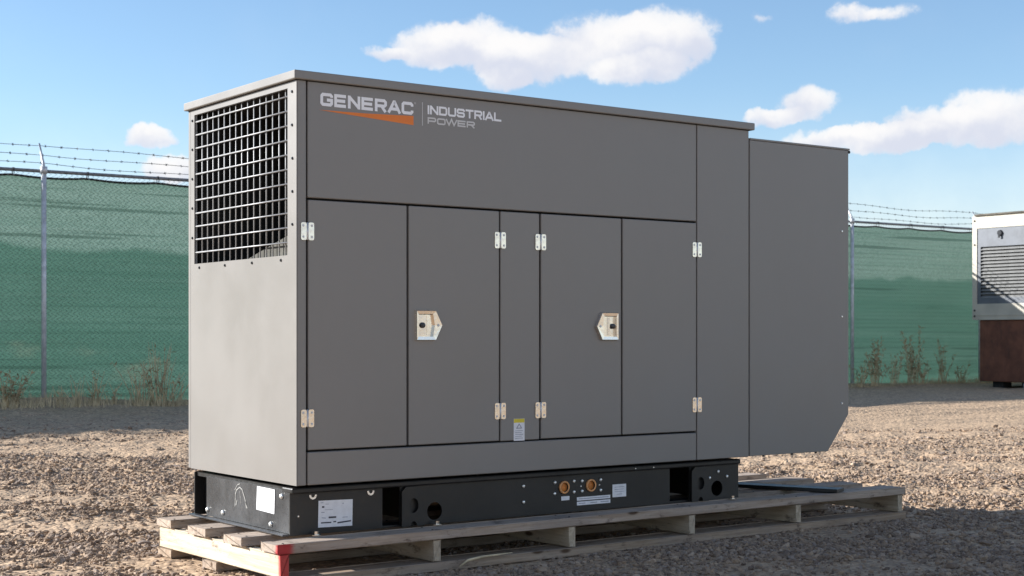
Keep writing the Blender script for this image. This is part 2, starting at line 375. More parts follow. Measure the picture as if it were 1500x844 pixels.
ii = np.arange((ny-1)*(nx-1)); r0 = ii//(nx-1); c0 = ii % (nx-1); a_ = r0*nx+c0
faces = np.stack([a_, a_+1, a_+nx+1, a_+nx], -1)
me.vertices.add(len(verts)); me.vertices.foreach_set('co', verts.ravel())
me.loops.add(faces.size); me.loops.foreach_set('vertex_index', faces.ravel().astype(np.int32))
me.polygons.add(len(faces)); me.polygons.foreach_set('loop_start', (np.arange(len(faces))*4).astype(np.int32)); me.polygons.foreach_set('loop_total', np.full(len(faces), 4, np.int32))
me.polygons.foreach_set('use_smooth', np.ones(len(faces), bool)); me.update(); me.validate()
tag(link('ground', me, 'gravel_ground'), 'gravel yard ground of tan crushed stone and dirt', kind='structure')

# loose gravel: real stones over the near part of the yard
fwv = np.array([math.sin(YAW), math.cos(YAW)]); rtv = np.array([math.cos(YAW), -math.sin(YAW)])
NS = 380000
dep = 4.6*(15.5/4.6)**(RNG.random(NS)**.95)
lat = (RNG.random(NS)*2-1)*(.40*dep+.9)
px = CAM[0]+fwv[0]*dep+rtv[0]*lat; py = CAM[1]+fwv[1]*dep+rtv[1]*lat
ta = px*.8-py*.6; tb = px*.6+py*.8      # along and across the wheel tracks
clump = vnoise(ta*.45+9, tb*2.1, 8)*.62+vnoise(px*4, py*4, 9)*.38
keep = (RNG.random(NS) < np.clip((clump-.33)*2.3, .04, .95)) & (py < 12.7) & (RNG.random(NS) < np.clip((16.0-dep)/5.5, 0, 1)**.7)
inp = (px > -.1) & (px < 3.5) & (py > .08) & (py < .9); keep &= ~(inp & (RNG.random(NS) < .7))
px, py, dep = px[keep], py[keep], dep[keep]; n_ = len(px)
size = np.clip(np.exp(RNG.normal(math.log(.0055), .52, n_)), 0.003, .021)*(.85+dep*.012)
nearp = (px > -.3) & (px < 3.65) & (py > -.3) & (py < 1.1); size = np.where(nearp, np.minimum(size, .011), size)
pz = gh(px, py)+size*.25
me = bpy.data.meshes.new('gravel'); me.vertices.add(n_); me.vertices.foreach_set('co', np.stack([px, py, pz], -1).ravel())
at = me.attributes.new('size', 'FLOAT_VECTOR', 'POINT')
at.data.foreach_set('vector', (size[:, None]*np.stack([RNG.uniform(.8, 1.5, n_), RNG.uniform(.7, 1.2, n_), RNG.uniform(.5, .95, n_)], -1)).ravel())
at = me.attributes.new('turn', 'FLOAT_VECTOR', 'POINT'); at.data.foreach_set('vector', np.stack([RNG.uniform(-.4, .4, n_), RNG.uniform(-.4, .4, n_), RNG.uniform(0, 6.28, n_)], -1).ravel())
at = me.attributes.new('pick', 'INT', 'POINT'); at.data.foreach_set('value', RNG.integers(0, 6, n_).astype(np.int32))
me.update()
grav = link('gravel', me, 'stone'); tag(grav, 'loose crushed stone scattered over the yard', 'gravel', kind='stuff')
ng = bpy.data.node_groups.new('scatter_stones', 'GeometryNodeTree')
ng.interface.new_socket('Geometry', in_out='INPUT', socket_type='NodeSocketGeometry'); ng.interface.new_socket('Geometry', in_out='OUTPUT', socket_type='NodeSocketGeometry')
gi = ng.nodes.new('NodeGroupInput'); go = ng.nodes.new('NodeGroupOutput'); g2i = ng.nodes.new('GeometryNodeGeometryToInstance')
for k in range(6):
    ico = ng.nodes.new('GeometryNodeMeshIcoSphere'); ico.inputs['Subdivisions'].default_value = 2; ico.inputs['Radius'].default_value = 1
    po = ng.nodes.new('GeometryNodeInputPosition'); ad = ng.nodes.new('ShaderNodeVectorMath'); ad.operation = 'ADD'; ad.inputs[1].default_value = (k*7.3, k*3.1, k*5.7)
    vz = ng.nodes.new('ShaderNodeTexNoise'); vz.inputs['Scale'].default_value = .95; vz.inputs['Detail'].default_value = 1.5
    sb = ng.nodes.new('ShaderNodeVectorMath'); sb.operation = 'SUBTRACT'; sb.inputs[1].default_value = (.5, .5, .5)
    sc = ng.nodes.new('ShaderNodeVectorMath'); sc.operation = 'SCALE'; sc.inputs['Scale'].default_value = 1.9
    sp = ng.nodes.new('GeometryNodeSetPosition'); sm = ng.nodes.new('GeometryNodeSetMaterial'); sm.inputs['Material'].default_value = MATS['stone']
    L = ng.links.new
    L(po.outputs[0], ad.inputs[0]); L(ad.outputs[0], vz.inputs['Vector']); L(vz.outputs['Color'], sb.inputs[0]); L(sb.outputs[0], sc.inputs[0])
    L(ico.outputs['Mesh'], sp.inputs['Geometry']); L(sc.outputs[0], sp.inputs['Offset']); L(sp.outputs[0], sm.inputs['Geometry']); L(sm.outputs[0], g2i.inputs[0])
iop = ng.nodes.new('GeometryNodeInstanceOnPoints'); iop.inputs['Pick Instance'].default_value = True
def attr(nm, ty, out):
    a = ng.nodes.new('GeometryNodeInputNamedAttribute'); a.data_type = ty; a.inputs['Name'].default_value = nm
    return a.outputs['Attribute']
e2r = ng.nodes.new('FunctionNodeEulerToRotation')
L(gi.outputs[0], iop.inputs['Points']); L(g2i.outputs[0], iop.inputs['Instance']); L(attr('pick', 'INT', 0), iop.inputs['Instance Index'])
L(attr('turn', 'FLOAT_VECTOR', 0), e2r.inputs[0]); L(e2r.outputs[0], iop.inputs['Rotation']); L(attr('size', 'FLOAT_VECTOR', 0), iop.inputs['Scale'])
L(iop.outputs[0], go.inputs[0])
md = grav.modifiers.new('stones', 'NODES'); md.node_group = ng

# ------------------------------------------------------------------ fence
FY = 13.0
def ftop(x): return 2.605 + .0032*(x-2.85)
def fbase(x): return float(gh(x, FY))
FX0, FX1 = -11.177, 39.7
fence = thing('security_fence', (3.363, FY, fbase(3.363)), 'tall chain link fence with green privacy screen and barbed wire on top', 'fence')
POSTS = [3.363+3.635*k for k in range(-4, 11)]
bm = bmesh.new(); add_tube(bm, [(0, 0, -.1), (0, 0, 2.93)], .032, 12); post_me = mesh_of(bm, 'post', True); post_me.materials.append(MATS['galvanised'])
bm = bmesh.new(); add_tube(bm, [(0, 0, 0), (0, .02, .10), (0, .17, .37)], [.022, .022, .011], 8); arm_me = mesh_of(bm, 'arm', True); arm_me.materials.append(MATS['galvanised'])
bm = bmesh.new(); add_tube(bm, [(0, 0, -.04), (0, 0, .045)], .043, 12); cap_me = mesh_of(bm, 'cap', True); cap_me.materials.append(MATS['galvanised'])
for px_ in POSTS:
    dz = ftop(px_) - 2.90
    p = link('post', post_me, None, fence, (px_, FY-.055, dz)); zz = ftop(px_)
    link('post_cap', cap_me, None, p, (px_, FY-.055, zz+.005)); link('barb_arm', arm_me, None, p, (px_, FY-.055, zz-.02))
tube('top_rail', [(x, FY, ftop(x)) for x in np.linspace(FX0, FX1, 15)], .021, 'fence_steel', fence, 8)
# screens
def screen(name, x0, x1, nxs, zt, zb, y, mat, sag=0, amp=.02):
    xs = np.linspace(x0, x1, nxs); nzs = 40; vs = []; fs = []
    for x in xs:
        t = zt(x) - (sag*abs(math.sin(math.pi*(x-.25)/.92))**.7 if sag else 0); bt = zb(x)
        for k in range(nzs):
            f = k/(nzs-1); z = t + (bt-t)*f
            yy = y + amp*float(vnoise(np.array(x*1.1), np.array(z*2.3), 21)-.5) + .6*amp*float(vnoise(np.array(x*.4), np.array(z*7.0), 22)-.5)
            vs.append((x, yy, z))
    for i in range(len(xs)-1):
        for k in range(nzs-1):
            a = i*nzs+k; fs.append((a, a+1, a+nzs+1, a+nzs))
    me = bpy.data.meshes.new(name); me.from_pydata(vs, [], fs); me.polygons.foreach_set('use_smooth', [True]*len(fs))
    return link(name, me, mat, fence)
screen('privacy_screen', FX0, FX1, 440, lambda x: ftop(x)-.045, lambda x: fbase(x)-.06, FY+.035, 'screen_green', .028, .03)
bm = bmesh.new()
add_tube(bm, [(x, FY+.03, ftop(x)-.052-.028*abs(math.sin(math.pi*(x-.25)/.92))**.7) for x in np.arange(FX0, FX1, .115)], .014, 5)
link('screen_hem', mesh_of(bm, 'hem', True), 'hem', fence)
bm = bmesh.new(); add_tube(bm, [(0, -.028, -.05), (0, -.028, .022), (0, .028, .026), (0, .034, -.05)], .006, 5); tie_me = mesh_of(bm, 'tie'); tie_me.materials.append(MATS['hem'])
for k in range(-3, 34): 
    x = .25+.92*k
    link('tie', tie_me, None, fence, (x, FY, ftop(x)))
# chain link mesh in front of the screen, one mass of woven wire
vs = []; fs = []; pw = .0335; r = .0036
zig = 2.78
for i, x in enumerate(np.arange(-4.0, 27.0, pw*2)):
    nseg = 80; dzs = zig/nseg
    for s_ in range(nseg):
        x0 = x + (pw if (s_ % 2) else -pw); x1 = x + (-pw if (s_ % 2) else pw)
        z0 = ftop(x)-s_*dzs; z1 = z0-dzs; y_ = FY-.012
        b0 = len(vs)
        vs += [(x0-r, y_, z0), (x0+r, y_, z0), (x0, y_-r*1.6, z0), (x1-r, y_, z1), (x1+r, y_, z1), (x1, y_-r*1.6, z1)]
        fs += [(b0, b0+2, b0+5, b0+3), (b0+2, b0+1, b0+4, b0+5), (b0+1, b0, b0+3, b0+4)]
me = bpy.data.meshes.new('chain_link'); me.from_pydata(vs, [], fs)
tag(link('chain_link', me, 'fence_steel', fence), kind='stuff')
# barbed wire
for j, (dyw, dzw) in enumerate(((-.02, .095), (.05, .21), (.11, .335))):
    bm = bmesh.new(); pts = []
    for x in np.arange(POSTS[1], POSTS[-2], .26):
        f = ((x-3.363)/3.635) % 1.0; pts.append((x, FY+dyw, ftop(x)+dzw-.035*math.sin(math.pi*f)+.012*math.sin(x*2.7+j)))
    add_tube(bm, pts, .0033, 4)
    for x in np.arange(POSTS[1]+.08+.05*j, POSTS[-2]-.3, .2):
        f = ((x-3.363)/3.635) % 1.0; z = ftop(x)+dzw-.035*math.sin(math.pi*f)+.012*math.sin(x*2.7+j)
        a = random.uniform(0, 3.14)
        for q in (0, 1.5):
            d = Vector((.55*math.cos(a+q), .4*math.sin(a), math.sin(a+q))).normalized()*.021
            add_tube(bm, [Vector((x, FY+dyw, z))-d, Vector((x, FY+dyw, z)), Vector((x, FY+dyw, z))+d], [.002, .0065, .002], 3)
    link('barbed_wire', mesh_of(bm, 'barbed_wire'), 'barb', fence)

# ------------------------------------------------------------------ generator
W = 1.0165; L_ = 2.4456; H = 1.575; ZS = -.202
gen = thing('generator', (1.5, .5, ZS), 'large grey industrial generator with hinged doors and orange logo standing on wooden pallet', 'generator')
G = 'grey_paint'
box('corner_post', .0036, .0415, 0, .045, 0, H, G, gen, .003, 2)
up = box('upper_panel', .0495, 2.0995, .001, .022, 1.121, H, G, gen)
for x0, x1, dy in ((.0515, .5025, .0012), (.5115, .9620, -.0006), (1.1870, 1.6385, .0004), (1.6480, 2.0970, -.0004)):
    box('door', x0, x1, dy, .022, .1365, 1.1125, G, gen, .0035, 2)
box('centre_post', .9715, 1.1775, .001, .022, .1345, 1.1125, G, gen)
box('bottom_rail', .0495, 2.0995, .001, .022, 0, .1285, G, gen)
box('end_bay_panel', 2.1045, L_-.003, .0, .022, 0, H, G, gen)
box('rear_panel', .0305, L_-.003, W-.022, W, 0, H, G, gen)
box('floor_plate', .004, L_-.006, .024, W-.024, .004, .02, 'inside_black', gen, 0)
# inner shell behind the door gaps
box('inner_frame', .62, L_-.006, .030, W-.026, .022, H-.004, 'inside_black', gen, 0)
box('side_lining', .03, .618, .0465, .054, .022, H-.004, 'inside_black', gen, 0)
box('side_lining', .03, .618, W-.05, W-.024, .022, H-.004, 'inside_black', gen, 0)
box('seam_liner', .043, .618, .0235, .0455, .022, H-.004, 'inside_black', gen, 0)
# intake end panel with grille
endp = plate('end_panel', rect(.0012, W-.024, 0, H-.002), [rect(.075, W-.062, .898, 1.551)], 'x', 0, .003, G, gen)
box('end_edge', 0, .03, W-.0235, W+.0005, 0, H-.001, G, gen, .002)
sm_b = bmesh.new(); add_tube(sm_b, [(0, 0, 0), (-.0045, 0, 0)], [.0065, .0045], 8); screw_me = mesh_of(sm_b, 'screw'); screw_me.materials.append(MATS['lock_dark'])
for y, z in [(.03, 1.533), (.03, 1.403), (.027, 1.273), (.027, 1.144), (.027, 1.016)]: link('screw', screw_me, None, endp, (0, y+.006, z))
for y, z in [(.99, 1.528), (.99, 1.401), (.99, 1.272), (.99, 1.143), (.99, 1.013)]: link('screw', screw_me, None, endp, (0, y-.017, z))
for y in (.9, .642, .386, .13): link('screw', screw_me, None, endp, (0, y, .880))
bm = bmesh.new()
for a in ((.060, W-.050, .885, .8975), (.060, W-.050, 1.5515, 1.562)): add_box(bm, .006, .014, *a)
add_box(bm, .006, .014, .060, .0745, .898, 1.551); add_box(bm, .006, .014, W-.0615, W-.050, .898, 1.551)
gr = link('grille', mesh_of(bm, 'grille_rim'), 'wire_metal', gen)
bm = bmesh.new(); add_tube(bm, [(0, 0, .890), (0, 0, 1.558)], .0031, 6); vw = mesh_of(bm, 'wire', True); vw.materials.append(MATS['wire_metal'])
bm = bmesh.new(); add_tube(bm, [(0, .064, 0), (0, W-.052, 0)], .0034, 6); hw = mesh_of(bm, 'wire', True); hw.materials.append(MATS['wire_metal'])
for k in range(15): link('wire', vw, None, gr, (.0155, .119+.0561*k, 0))
for z in (1.521, 1.4635, 1.406, 1.349, 1.292, 1.235, 1.178, 1.1205, 1.063, 1.006, .9485): link('wire', hw, None, gr, (.007, 0, z))
# sloped foam-lined duct seen through the grille
bm = bmesh.new()
tri = [(.056, .80), (.056, .985), (.12, .980), (.52, .893), (.52, .80)]
A = [bm.verts.new((.028, y, z)) for y, z in tri]; B = [bm.verts.new((.60, y, z)) for y, z in tri]
bm.faces.new(A[::-1]); bm.faces.new(B)
for i in range(5): bm.faces.new((A[i], A[(i+1) % 5], B[(i+1) % 5], B[i]))
link('duct_lining', mesh_of(bm, 'duct'), 'foam', gen)
# roof cap with folded rim
bm = bmesh.new(); add_box(bm, -.017, L_+.022, -.016, W+.016, H+.0015, H+.036, .004, 2)
roof = link('roof', mesh_of(bm, 'roof'), G, gen)
bm = bmesh.new(); add_box(bm, -.002, L_+.006, -.002, W+.002, H-.001, H+.001); link('roof_gasket', mesh_of(bm, 'gasket'), 'hem', roof)
# discharge hood with chamfered foot
HX0, HX1 = 2.4485, 3.151
bm = bmesh.new(); prof = [(HX0, .002), (2.999, .002), (HX1, .184), (HX1, 1.530), (HX0, 1.530)]
A = [bm.verts.new((x, 0, z)) for x, z in prof]; B = [bm.verts.new((x, W, z)) for x, z in prof]
bm.faces.new(A); bm.faces.new(B[::-1])
for i in range(5): bm.faces.new((A[i], B[i], B[(i+1) % 5], A[(i+1) % 5]))
bmesh.ops.recalc_face_normals(bm, faces=bm.faces[:]); bmesh.ops.bevel(bm, geom=bm.edges[:], offset=.003, segments=2, profile=.5, affect='EDGES')
hood = link('discharge_hood', mesh_of(bm, 'hood'), G, gen)
box('top_flashing', HX0+.001, HX1+.008, -.003, W+.003, 1.5305, 1.540, G, hood, .002)
bm = bmesh.new(); add_tube(bm, [(HX1+.004, -.002, 1.522), (HX1+.004, W+.002, 1.522)], .008, 6); link('drip_edge', mesh_of(bm, 'drip'), 'hem', hood)
bm = bmesh.new(); add_tube(bm, [(0, 0, 0), (0, -.005, 0)], [.006, .004], 8); riv = mesh_of(bm, 'rivet'); riv.materials.append(MATS['bolt_metal'])
for z in (1.116, .682, .241): link('rivet', riv, None, hood, (3.1, 0, z))
for x in (2.56, 2.76, 2.93): 
    bm = bmesh.new(); add_tube(bm, [(x, .02, .003), (x, .02, -.006)], .006, 6); link('screw', mesh_of(bm, 'screw'), 'hem', hood)
# hinges
bm = bmesh.new()
hl = plate_mesh(rrect(.004, .0285, -.0345, .0345, .007), [], 'y', -.0035, -.0003, 'hinge_leaf')
hr = plate_mesh(rrect(-.0285, -.004, -.0345, .0345, .007), [], 'y', -.0035, -.0003, 'hinge_leaf')
bm.free()
bm = bmesh.new(); add_tube(bm, [(0, -.003, -.034), (0, -.003, .034)], .0042, 8); hp = mesh_of(bm, 'hinge_pin', True)
bm = bmesh.new(); add_tube(bm, [(0, -.003, 0), (0, -.0056, 0)], [.0055, .0042], 8); hs_ = mesh_of(bm, 'hinge_screw')
for mm, mt in ((hl, 'zinc'), (hr, 'zinc'), (hp, 'galvanised'), (hs_, 'galvanised')): mm.materials.append(MATS[mt])
for x, z in ((.0465, .989), (.0465, .261), (.967, .989), (.967, .263), (1.182, .989), (1.182, .261), (2.101, .988), (2.101, .260)):
    h = link('hinge', hp, None, gen, (x, 0, z))
    link('leaf', hl, None, h, (x, 0, z)); link('leaf', hr, None, h, (x, 0, z))
    for sx_ in (-.0185, .0185):
        for sz_ in (-.022, .022): link('screw', hs_, None, h, (x+sx_, 0, z+sz_))
# paddle latches
def latch(x0, s):
    def q(px_, z): return (x0+s*px_, z)
    outer = [q(0, .689), q(.099, .689), q(.132, .626), q(.099, .562), q(0, .562)]
    hole = [q(.011, .674), q(.088, .674), q(.088, .577), q(.011, .577)]
    bm = bmesh.new()
    # raised rim: outer edge low, inner edge proud, so it catches light like pressed metal
    o0 = [bm.verts.new((x, -.0006, z)) for x, z in outer]
    cx = sum(p[0] for p in outer)/5; cz = .6255
    o1 = [bm.verts.new((cx+(x-cx)*.93, -.0150, cz+(z-cz)*.93)) for x, z in outer]
    rim_in = [q(.013, .672), q(.084, .672), q(.092, .626), q(.084, .579), q(.013, .579)]
    i1 = [bm.verts.new((x, -.0135, z)) for x, z in rim_in]; i0 = [bm.verts.new((x, -.0010, z)) for x, z in rim_in]
    for A, B in ((o0, o1), (o1, i1), (i1, i0)):
        for i in range(5): bm.faces.new((A[i], A[(i+1) % 5], B[(i+1) % 5], B[i]))
    fr = link('latch', mesh_of(bm, 'latch_rim'), 'zinc', gen)
    flat_quad('latch_tray', [(x, -.0014, z) for x, z in [q(.012, .673), q(.090, .673), q(.094, .626), q(.090, .578), q(.012, .578)]], 'zinc', fr)
    bm = bmesh.new()
    A = [bm.verts.new(p) for p in [(q(.016, 0)[0], -.0022, .666), (q(.052, 0)[0], -.0105, .666), (q(.060, 0)[0], -.0022, .666)]]
    B = [bm.verts.new(p) for p in [(q(.016, 0)[0], -.0022, .585), (q(.052, 0)[0], -.0105, .585), (q(.060, 0)[0], -.0022, .585)]]
    for i in range(2): bm.faces.new((A[i], A[i+1], B[i+1], B[i]))
    bm.faces.new(A); bm.faces.new(B[::-1])
    link('paddle', mesh_of(bm, 'paddle'), 'zinc', fr)
    bm = bmesh.new(); cxl = q(.034, 0)[0]; add_tube(bm, [(cxl, -.003, .626), (cxl, -.015, .626), (cxl, -.0165, .626)], [.0125, .0115, .006], 14); link('lock', mesh_of(bm, 'lock'), 'lock_dark', fr)
    bm = bmesh.new(); cxl = q(.108, 0)[0]; add_tube(bm, [(cxl, -.012, .626), (cxl, -.0165, .626)], [.007, .005], 10); link('rivet', mesh_of(bm, 'rivet'), 'galvanised', fr)
    bm = bmesh.new(); add_box(bm, min(q(.014, 0)[0], q(.084, 0)[0]), max(q(.014, 0)[0], q(.084, 0)[0]), -.0034, -.002, .6695, .6725); link('slot', mesh_of(bm, 'slot'), 'ink', fr)
latch(.537, 1); latch(1.615, -1)
# lettering
T = None
LET = {
 'G': [[(1, .74), (1, .86), (.88, 1), (.12, 1), (0, .86), (0, .14), (.12, 0), (.88, 0), (1, .14), (1, .47), (.52, .47)]],
 'E': [[(1.06, 1), (0, 1), (0, 0), (1.06, 0)], [(0, .5), (.98, .5)]],
 'N': [[(0, 'b'), (0, 't')], [(1, 'b'), (1, 't')], [(.04, 1), (.96, 0)]],
 'R': [[(0, 'b'), (0, 't')], [(0, 1), (.86, 1), (1, .86), (1, .58), (.86, .44), (0, .44)], [(.55, .44), (1, 'b')]],
 'A': [[(-.08, 'b'), (.46, 1), (.54, 1), (1.08, 'b')], [(.15, .26), (.85, .26)]],
 'C': [[(1, .70), (1, .86), (.88, 1), (.12, 1), (0, .86), (0, .14), (.12, 0), (.88, 0), (1, .14), (1, .30)]],
 'I': [[(0, 'b'), (0, 't')]],
 'D': [[(0, 0), (0, 1), (.84, 1), (1, .82), (1, .18), (.84, 0), (0, 0)]],
 'U': [[(0, 't'), (0, .14), (.12, 0), (.88, 0), (1, .14), (1, 't')]],
 'S': [[(1, .74), (1, .86), (.88, 1), (.12, 1), (0, .86), (0, .62), (.12, .5), (.88, .5), (1, .38), (1, .14), (.88, 0), (.12, 0), (0, .14), (0, .27)]],
 'T': [[(-.12, 1), (1.12, 1)], [(.5, 'b'), (.5, 1)]],
 'L': [[(0, 't'), (0, 0), (1.04, 0)]],
 'P': [[(0, 'b'), (0, 't')], [(0, 1), (.86, 1), (1, .86), (1, .54), (.86, .40), (0, .40)]],
 'O': [[(.5, 1), (.12, 1), (0, .86), (0, .14), (.12, 0), (.88, 0), (1, .14), (1, .86), (.88, 1), (.5, 1)]],
 'W': [[(-.10, 't'), (.22, 0), (.5, 't'), (.78, 0), (1.10, 't')]],
}
def stroke(bm, pts, t, y):
    P = [Vector(p) for p in pts]; closed = (P[0]-P[-1]).length < 1e-6
    if closed: P = P[:-1]
    n = len(P); Ls = []; Rs = []
    for i in range(n):
        a = P[i-1] if (i > 0 or closed) else None; b_ = P[(i+1) % n] if (i < n-1 or closed) else None
        d1 = (P[i]-a).normalized() if a is not None else None; d2 = (b_-P[i]).normalized() if b_ is not None else None
        d1 = d1 or d2; d2 = d2 or d1
        n1 = Vector((-d1.y, d1.x)); n2 = Vector((-d2.y, d2.x)); mv = (n1+n2).normalized(); k = min(1/max(.35, mv.dot(n1)), 2.2)
        Ls.append(bm.verts.new((P[i].x+mv.x*k*t/2, y, P[i].y+mv.y*k*t/2))); Rs.append(bm.verts.new((P[i].x-mv.x*k*t/2, y, P[i].y-mv.y*k*t/2)))
    for i in range(n if closed else n-1):
        j = (i+1) % n; bm.faces.new((Ls[i], Ls[j], Rs[j], Rs[i]))
def word(name, txt, x0, x1, z0, z1, t, mat, parent, gapf=.20):
    """letters fill x0..x1; t = stroke thickness in metres"""
    hgt = z1-z0; wu = {'I': 0.0, 'W': 1.25, 'A': 1.05}
    units = [wu.get(c, 1.0) for c in txt]; gap = t+gapf*hgt*.5
    unit = ((x1-x0)-t-gap*(len(txt)-1))/sum(units); x = x0+t/2
    bm = bmesh.new(); lay = 0
    for c, u in zip(txt, units):
        w = unit*u
        for st_ in LET[c]:
            pts = []
            for a, b_ in st_:
                zz = z0 if b_ == 'b' else (z1 if b_ == 't' else z0+t/2+b_*(hgt-t))
                pts.append((x+a*w, zz))
            stroke(bm, pts, t, .001-.0009-.00012*(lay % 3)); lay += 1
        x += w+gap
    return link(name, mesh_of(bm, name), mat, parent)
ZT = 1.5355
word('lettering', 'GENERAC', .104, .533, 1.4835, ZT-.0005, .0125, 'white_print', up)
flat_quad('logo_wedge', [(.097, .0002, 1.4665), (.534, .0002, 1.4425), (.534, .0002, 1.4800), (.30, .0002, 1.4705)], 'orange_print', up)
flat_quad('divider_line', [(.5755, .0002, 1.444), (.5785, .0002, 1.444), (.5785, .0002, 1.540), (.5755, .0002, 1.540)], 'light_print', up)
word('lettering', 'INDUSTRIAL', .602, .977, 1.4935, 1.5305, .0085, 'white_print', up, .17)
word('lettering', 'POWER', .602, .838, 1.4545, 1.4815, .0064, 'light_print', up, .30)
bm = bmesh.new(); stroke(bm, [(.5415+.0035*math.cos(a), 1.533+.0035*math.sin(a)) for a in np.linspace(0, 2*math.pi, 9)][:-1]+[(.545, 1.533)], .0014, .0002); link('trademark_dot', mesh_of(bm, 'dot'), 'light_print', up)
# warning sticker on the centre post
ws = flat_quad('warning_sticker', [(1.039, .0002, .133), (1.097, .0002, .133), (1.097, .0002, .2275), (1.039, .0002, .2275)], 'paper', gen)
flat_quad('yellow_band', [(1.040, -.0002, .2105), (1.096, -.0002, .2105), (1.096, -.0002, .2268), (1.040, -.0002, .2268)], 'yellow_print', ws)
bm = bmesh.new(); stroke(bm, [(1.055, .187), (1.068, .205), (1.081, .187), (1.055, .187)], .004, -.0002); link('warning_triangle', mesh_of(bm, 'tri'), 'grey_ink', ws)
bm = bmesh.new()
for k in range(5): stroke(bm, [(1.047, .176-.008*k), (1.089-.008*(k % 2), .176-.008*k)], .0022, -.0002)
link('print_lines', mesh_of(bm, 'lines'), 'grey_ink', ws)

# ---- base skid
SY = .055
skid = plate('skid_beam', rect(.0, .419, ZS+.002, -.036), [], 'y', SY, SY+.008, 'black_paint', gen)
plate('beam_web', rect(.502, 1.98, ZS+.002, -.036), [circle(.672, -.147, .037), circle(1.354, -.088, .021), circle(1.506, -.088, .021)], 'y', SY, SY+.008, 'black_paint', skid)
plate('beam_web', rect(2.105, 2.425, ZS+.002, -.036), [circle(2.283, -.147, .037)], 'y', SY, SY+.008, 'black_paint', skid)
box('beam_flange', .0, 2.425, SY-.018, SY+.07, -.0355, -.012, 'black_paint', skid, .006, 2)
box('bottom_flange', .004, 2.421, SY+.012, SY+.09, ZS+.0005, ZS+.010, 'black_paint', skid, .001)
box('rear_beam', .0, 2.425, W-.068, W-.06, ZS+.002, -.012, 'black_paint', skid, .001)
box('top_deck', .01, 2.41, SY+.072, W-.07, -.030, -.014, 'black_paint', skid, 0)
box('tail_plate', 2.415, 2.423, SY+.009, W-.069, ZS+.002, -.037, 'black_paint', skid, 0)
for x0, x1 in ((.36, .366), (.62, .626), (1.94, 1.946), (2.24, 2.246)): box('crossmember', x0, x1, SY+.10, W-.08, ZS+.012, -.033, 'black_paint', skid, 0)
for x in (.47, 2.05): tube('cable', [(x, SY+.13, ZS+.015), (x+.004, SY+.12, -.12), (x-.003, SY+.125, -.034)], .006, 'black_gloss', skid, 6)
for x0, x1, cx in ((.502, .609, .559), (2.105, 2.214, 2.162)):
    n = 12; sem = [(cx+.016*math.cos(math.pi*k/n), ZS+.002+.02*math.sin(math.pi*k/n)) for k in range(n+1)]
    outer = [(x0, ZS+.002)] + sem[::-1] + [(x1, ZS+.002), (x1, -.055), (x1-.02, -.0368), (x0+.02, -.0368), (x0, -.055)]
    plate('lifting_bracket', outer, [circle(cx, -.115, .023, .030)], 'y', SY-.0175, SY-.0095, 'black_paint', skid)
bm = bmesh.new(); add_tube(bm, [(0, 0, 0), (0, -.003, 0), (0, -.006, 0)], [.0075, .0075, .0045], 10); bolt = mesh_of(bm, 'bolt', True); bolt.materials.append(MATS['bolt_metal'])
for x, z in [(1.131, -.07), (1.131, -.139), (1.303, -.064), (1.301, -.113), (1.41, -.064), (1.41, -.112), (1.456, -.066), (1.456, -.111), (1.563, -.066), (1.563, -.113), (2.234, -.094), (2.291, -.067), (2.348, -.093)]:
    link('bolt', bolt, None, skid, (x, SY, z))
bm = bmesh.new(); add_tube(bm, [(0, 0, 0), (0, -.003, 0)], [.0042, .003], 8); sbolt = mesh_of(bm, 'bolt'); sbolt.materials.append(MATS['bolt_metal'])
for x, z in [(1.45, -.089), (1.556, -.089)]: link('bolt', sbolt, None, skid, (x, SY, z))
for x, z in [(1.754, -.024), (1.864, -.024), (.006+.03, -.125)]: link('bolt', sbolt, None, skid, (x, SY if z < -.1 else SY-.018, z))
# crescent rim of the eye bolts under the flange
for x in (.100, .363):
    bm = bmesh.new(); stroke(bm, [(x+.0125*math.cos(t), -.046+.0125*math.sin(t)) for t in np.linspace(math.radians(170), math.radians(370), 10)], .008, SY-.003)
    link('eye_rim', mesh_of(bm, 'eye_rim'), 'bolt_metal', skid)
# orange stub-ups
for x in (1.354, 1.506):
    bm = bmesh.new(); n = 20
    rings = [[bm.verts.new((x+r_*math.cos(2*math.pi*k/n), y_, -.088+r_*math.sin(2*math.pi*k/n))) for k in range(n)] for r_, y_ in ((.0205, SY+.004), (.0285, SY-.0005), (.0285, SY-.006), (.0245, SY-.009), (.0205, SY-.006))]
    for A, B in zip(rings, rings[1:]):
        for k in range(n): bm.faces.new((A[k], A[(k+1) % n], B[(k+1) % n], B[k]))
    pr = link('port', mesh_of(bm, 'port_ring', True), 'orange_ring', skid)
    bm = bmesh.new(); add_tube(bm, [(x, SY+.03, -.088), (x, SY+.004, -.088), (x, SY+.002, -.088)], [.020, .020, .012], 20); link('plug', mesh_of(bm, 'plug'), 'orange_cap', pr)
def sticker(name, x0, x1, z0, z1, y=SY-.0015, tilt=0.0, lines=()):
    c = ((x0+x1)/2, (z0+z1)/2); ca, sa = math.cos(tilt), math.sin(tilt)
    def q(x, z, d=0): return (c[0]+(x-c[0])*ca-(z-c[1])*sa, y-d, c[1]+(x-c[0])*sa+(z-c[1])*ca)
    s = flat_quad(name, [q(x0, z0), q(x1, z0), q(x1, z1), q(x0, z1)], 'paper', skid)
    for mt, segs in lines:
        bm = bmesh.new()
        for (a0, b0, a1, b1, t) in segs:
            p0 = q(x0+a0*(x1-x0), z0+b0*(z1-z0)); p1 = q(x0+a1*(x1-x0), z0+b1*(z1-z0))
            stroke(bm, [(p0[0], p0[2]), (p1[0], p1[2])], t, y-.0006)
        link('print_marks', mesh_of(bm, 'marks'), mt, s)
    return s
